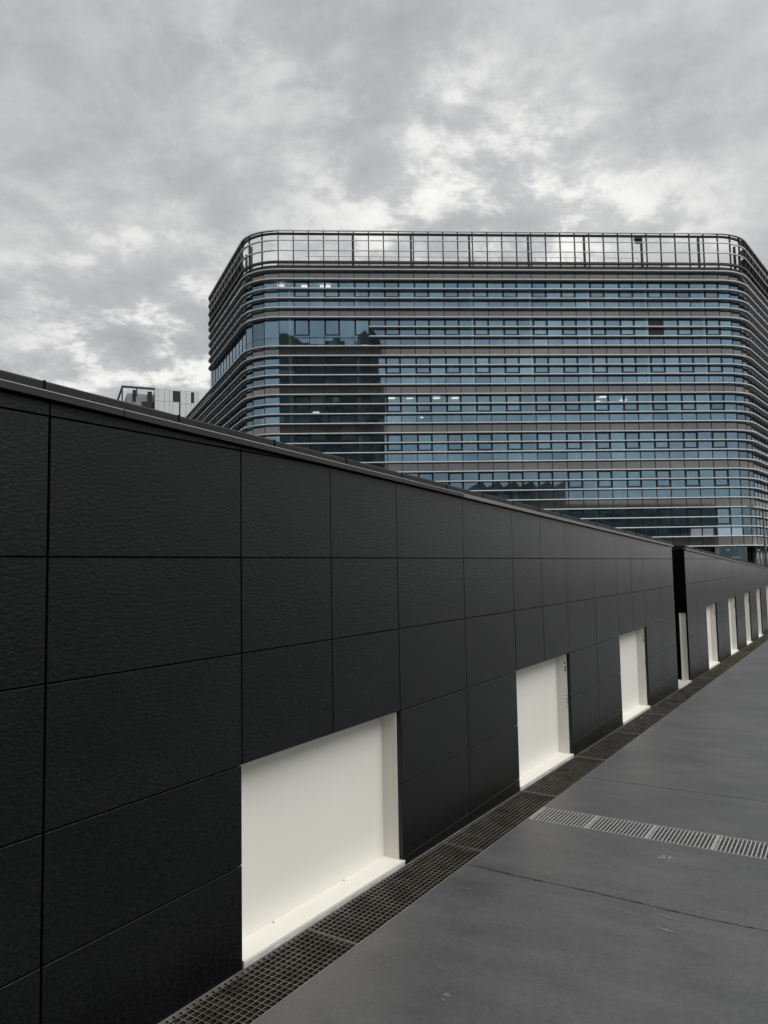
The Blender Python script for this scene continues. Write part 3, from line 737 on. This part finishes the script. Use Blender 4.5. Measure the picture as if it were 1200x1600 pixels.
# floors, core, interior columns, lights, furniture seen through the glass
for st in range(8):
    slab_mesh(puc if st < 2 else plc, .16, FZ[4 * st] - .95, FZ[4 * st] - .15, 'floor_slab', M['slab'])
boxes('core_wall', M['intwall'], bld, (U0 + 1, U1 - 1, 9.0, 9.3, FZ[29], FZ[0] - .2))
bmp = bmesh.new(); bm_tube(bmp, [(0, 0, FZ[29] - 4.5), (0, 0, FZ[0] - .3)], .24, 10); CM = mesh(bmp, 'column', M['intcol'], True)
for px in (455, 560, 651, 741, 832, 923, 1014, 1104): add('column', CM, bld, (fpt(px, 560, -.45)[0], .45, 0))
lm = bmesh.new(); bm_box(lm, -.35, .35, -.25, .25, -.04, 0); LM = mesh(lm, 'ceiling_light', M['lamp'])
lrnd = random.Random(8)
for px, py, dp in ((439, 446, .9), (476, 447, 1.5), (505, 447, 1.2), (511, 447, 1.2), (612, 622, 1.2), (640, 622, 1.8), (682, 622, 1.2), (711, 622, 1.2), (633, 646, 2.5), (656, 652, 2.5), (942, 620, 1.3), (932, 627, 2.2), (982, 618, 1.3), (974, 625, 2.), (570, 540, 2.), (494, 644, 3.)):
    u_, z_ = fpt(px, py, -dp); st = max(i for i in range(8) if FZ[4 * i] - .9 > z_ - 1.3) if z_ < FZ[0] else 0
    u_, z_ = fpt(px, py, -dp); add('ceiling_light', LM, bld, (u_, dp, z_))
def cup(w_, h_): 
    bm = bmesh.new(); bm_box(bm, -w_ / 2, w_ / 2, 0, .3, 0, h_); return mesh(bm, 'cupboard', M['intcol'])
CU = [cup(.9, 1.1), cup(.5, 1.5), cup(1.3, .8), cup(.35, 1.9)]
for k in range(90):
    st = lrnd.randrange(7); u_ = lrnd.uniform(U0 + .5, U1 - .5); add('cupboard', lrnd.choice(CU), bld, (u_, lrnd.uniform(.15, .55), FZ[4 * st + 4] - .14))
# one window tilted open
u_, z_ = fpt(1008, 497.5); kx = round((u_ - U0) / BW)
boxes('open_window', M['darkglass'], bld, (U0 + BW * kx + .1, U0 + BW * (kx + 1) - .1, -.03, -.018, FZ[5] - H1 + .1, FZ[5] - .12))
# ground floor: set-back lobby glass, soffit, round columns
sweep('lobby_glazing', plw, [(-.9, -1.4), (-.8, -1.4), (-.8, FZ[29] - .1), (-.9, FZ[29] - .1)], M['glass2'])
boxes('lobby_rail', M['zinc'], bld, (20, U1, -1.4, -1.36, 2.0, 2.05))
bmp = bmesh.new(); bm_tube(bmp, [(0, 0, -1.4), (0, 0, FZ[29] - .05)], .32, 12); PC = mesh(bmp, 'pillar', M['towerband'], True)
for k in range(6):
    P = Vector((U1, RR)) + nr * (RR - .3) + dr * (1.6 * k + .3); add('pillar', PC, bld, (P.x, P.y, 0))
for k in range(0, NBAY, 4): add('pillar', PC, bld, (U0 + BW * k, .25, 0))
for px in (1136, 1184):
    u_, z_ = fpt(px, 859, .2); bm = bmesh.new(); bm_tube(bm, [(u_, -.3, z_ + .05), (u_, -.3, z_ - .12)], [.22, .12], 10); add('soffit_lamp', mesh(bm, 'soffit_lamp', M['intcol']), bld)

# ------------------------------------------------------------------ white building far left
def apt(px, py, dist):
    d = pxray(px, py); return d * (dist / d.y) + Vector((0, 0, EYE))
A = apt(190, 602, 160.); Bp = apt(312, 612, 166.9)
fx = Vector((Bp.x - A.x, Bp.y - A.y, 0)); FL = fx.length; frz = math.atan2(fx.y, fx.x)
wb = empty('white_block', (A.x, A.y, -1.4), frz, 'white panelled block with narrow dark windows rising behind the black wall', 'building')
def lx(px): return FL * (px - 190) / 122.
ZT = A.z + 1.4
def lz(py, px): return ZT - (py - (602 + 10 * (px - 190) / 122.)) * .1435
X0 = lx(241)
boxes('body', M['whiteclad'], wb, (X0 + .1, FL - .1, .25, 14, 0, ZT - .15))
boxes('wing', M['greyclad'], wb, (lx(200), X0, 2.2, 14, 0, ZT - 1.1))
edges = [241, 246, 256, 264, 269]; pm_cache = {}
def clad(x0, x1, z0, z1):
    boxes('cladding_panel', M['whiteclad'], wb, (x0 + .03, x1 - .03, 0, .2, z0 + .03, z1 - .03))
zj = lz(628, 260)
for a, b_ in zip(edges, edges[1:]): clad(lx(a), lx(b_), zj, ZT); clad(lx(a), lx(b_), zj - 7, zj); clad(lx(a), lx(b_), zj - 16, zj - 7)
for a, b_ in ((281, 290), (290, 298)): clad(lx(a), lx(b_), zj - .3, ZT); clad(lx(a), lx(b_), zj - 8, zj - .3)
for a, b_ in ((303, 308), (308, 312)): clad(lx(a), lx(b_), zj - .3, ZT); clad(lx(a), lx(b_), zj - 8, zj - .3)
clad(lx(298), lx(303), zj - 8, lz(631, 300)); clad(lx(269), lx(279), zj - 8, lz(629, 275))
boxes('window', M['darkglass'], wb, (lx(269) + .02, lx(281) - .02, .12, .3, lz(629, 275), ZT - .3))
boxes('window', M['darkglass'], wb, (lx(279) + .02, lx(281) - .02, .12, .3, zj - 8, lz(629, 275) - .02))
boxes('window', M['darkglass'], wb, (lx(298) + .02, lx(303) - .02, .12, .3, lz(631, 300), ZT - .3))
boxes('window', M['darkglass'], wb, (lx(222), X0 - .05, 2.0, 2.3, lz(634, 230), lz(625, 230)))
boxes('window', M['darkglass'], wb, (lx(208), lx(213), 2.0, 2.3, lz(624, 210), lz(606, 210)))
boxes('window', M['darkglass'], wb, (lx(231), lx(238), 2.0, 2.3, lz(624, 235), lz(609, 235)))
boxes('roof_frame', M['lamppost'], wb, (0, X0, 0, .35, ZT - .45, ZT), (0, .35, .35, 14, ZT - .45, ZT), (0, .3, 0, .3, 20, ZT - .45), (0, .3, 13.7, 14, 20, ZT - .45), (lx(212), lx(214), .0, .3, ZT - 2.2, ZT - .45))
boxes('chimney', M['greyclad'], wb, (lx(258.5), lx(263.5), 2, 3, ZT - .2, ZT + .35), (lx(257.8), lx(264.2), 1.9, 3.1, ZT + .35, ZT + .55))

# ------------------------------------------------------------------ street lamp
B0 = apt(1197, 880, 50.); T0 = apt(1194, 797, 50.); H0 = apt(1169, 790, 50.)
lp = empty('street_lamp', (B0.x, 50, -1.4), 0, 'thin dark street lamp with curved arm in front of the glass corner', 'street lamp')
bm = bmesh.new(); top = T0.z + 1.4; bm_tube(bm, [(0, 0, 0), (0, 0, 1.2), (0, 0, top - .25)], [.10, .085, .06], 10); add('pole', mesh(bm, 'pole', M['lamppost'], True), lp)
bm = bmesh.new(); pts = []
for k in range(9):
    a = math.pi / 2 * k / 8; pts.append((-.35 * (1 - math.cos(a)), 0, top - .3 + .35 * math.sin(a)))
pts += [(-.75, 0, top + .12)]
bm_tube(bm, pts, .05, 8); add('arm', mesh(bm, 'arm', M['lamppost'], True), lp)
bm = bmesh.new(); hx = H0.x - B0.x; hz = H0.z + 1.4
bm_hex(bm, [(hx, -.10, hz - .06), (-.65, -.12, hz - .08), (-.65, .12, hz - .08), (hx, .10, hz - .06), (hx + .05, -.07, hz + .01), (-.65, -.07, hz + .07), (-.65, .07, hz + .07), (hx + .05, .07, hz + .01)])
add('lamp_head', mesh(bm, 'lamp_head', M['lamppost']), lp)

# ------------------------------------------------------------------ buildings behind the viewer, seen mirrored in the glass
VB = -105.; FR = (D - VB + 0) / D                          # local depth of their fronts
def mirror(px, py): 
    u_, z_ = fpt(px, py); k = (D + (-VB)) / D; return u_ * k, EYE + (z_ - EYE) * k
trnd = random.Random(4)
M['towerlite'] = mat('pale_facade_band', (.30, .34, .34), .4, var=.4, vscale=.2)
def tower(name, label, prof, depth, base_m, band_m, step):
    """prof: outline (u,z) of the top from left to right"""
    e_ = empty(name, F_LOC, PHI, label, 'building')
    bm = bmesh.new(); us = [p[0] for p in prof]
    pts = [(us[0], -1.4)] + prof + [(us[-1], -1.4)]
    f = [bm.verts.new((x, VB, z)) for x, z in pts]; bk = [bm.verts.new((x, VB - depth, z)) for x, z in pts]; n = len(pts)
    bm.faces.new(f); bm.faces.new(bk[::-1])
    for k in range(n): bm.faces.new([f[k], f[(k + 1) % n], bk[(k + 1) % n], bk[k]])
    add('body', mesh(bm, 'body', base_m), e_)
    zmin = min(p[1] for p in prof); z = 2.5
    while z < zmin - 1.5:
        x = us[0] + .6; k_ = 0
        while x < us[-1] - 4:
            w_ = trnd.uniform(2.5, 9)
            if trnd.random() < .72: boxes('window_band', band_m if trnd.random() < .75 else M['towerlite'], e_, (x, min(x + w_, us[-1] - .4), VB, VB + .12, z, z + trnd.choice((.9, 1.3, 1.9))))
            x += w_ + trnd.uniform(.3, 2.5)
        z += step
    return e_
pr = [(-46, 52.)] + [mirror(px, py) for px, py in ((437, 524), (462, 531), (470, 538), (520, 538), (524, 530), (536, 530), (540, 538), (556, 536), (560, 521), (576, 507), (592, 528), (599, 556))]
tower('dark_tower', 'tall dark tower mirrored in the left bays of the glass facade', pr, 22, M['towerdark'], M['towerband'], 3.9)
pr = []
for k, px in enumerate(range(735, 890, 26)): pr += [mirror(px, 762), mirror(px + 18, 751)]
tower('gabled_hall', 'gabled brown hall mirrored low in the middle of the glass facade', pr, 18, M['brownclad'], M['towerdark'], 4.2)
pr = [mirror(700, 790), mirror(1105, 790)]
VB = -101.
tower('low_terrace_block', 'long low teal block mirrored in the lowest office floors', pr, 3.5, M['greenclad'], M['towerdark'], 3.2)
print('panes', npane, 'objects', len(bpy.data.objects))
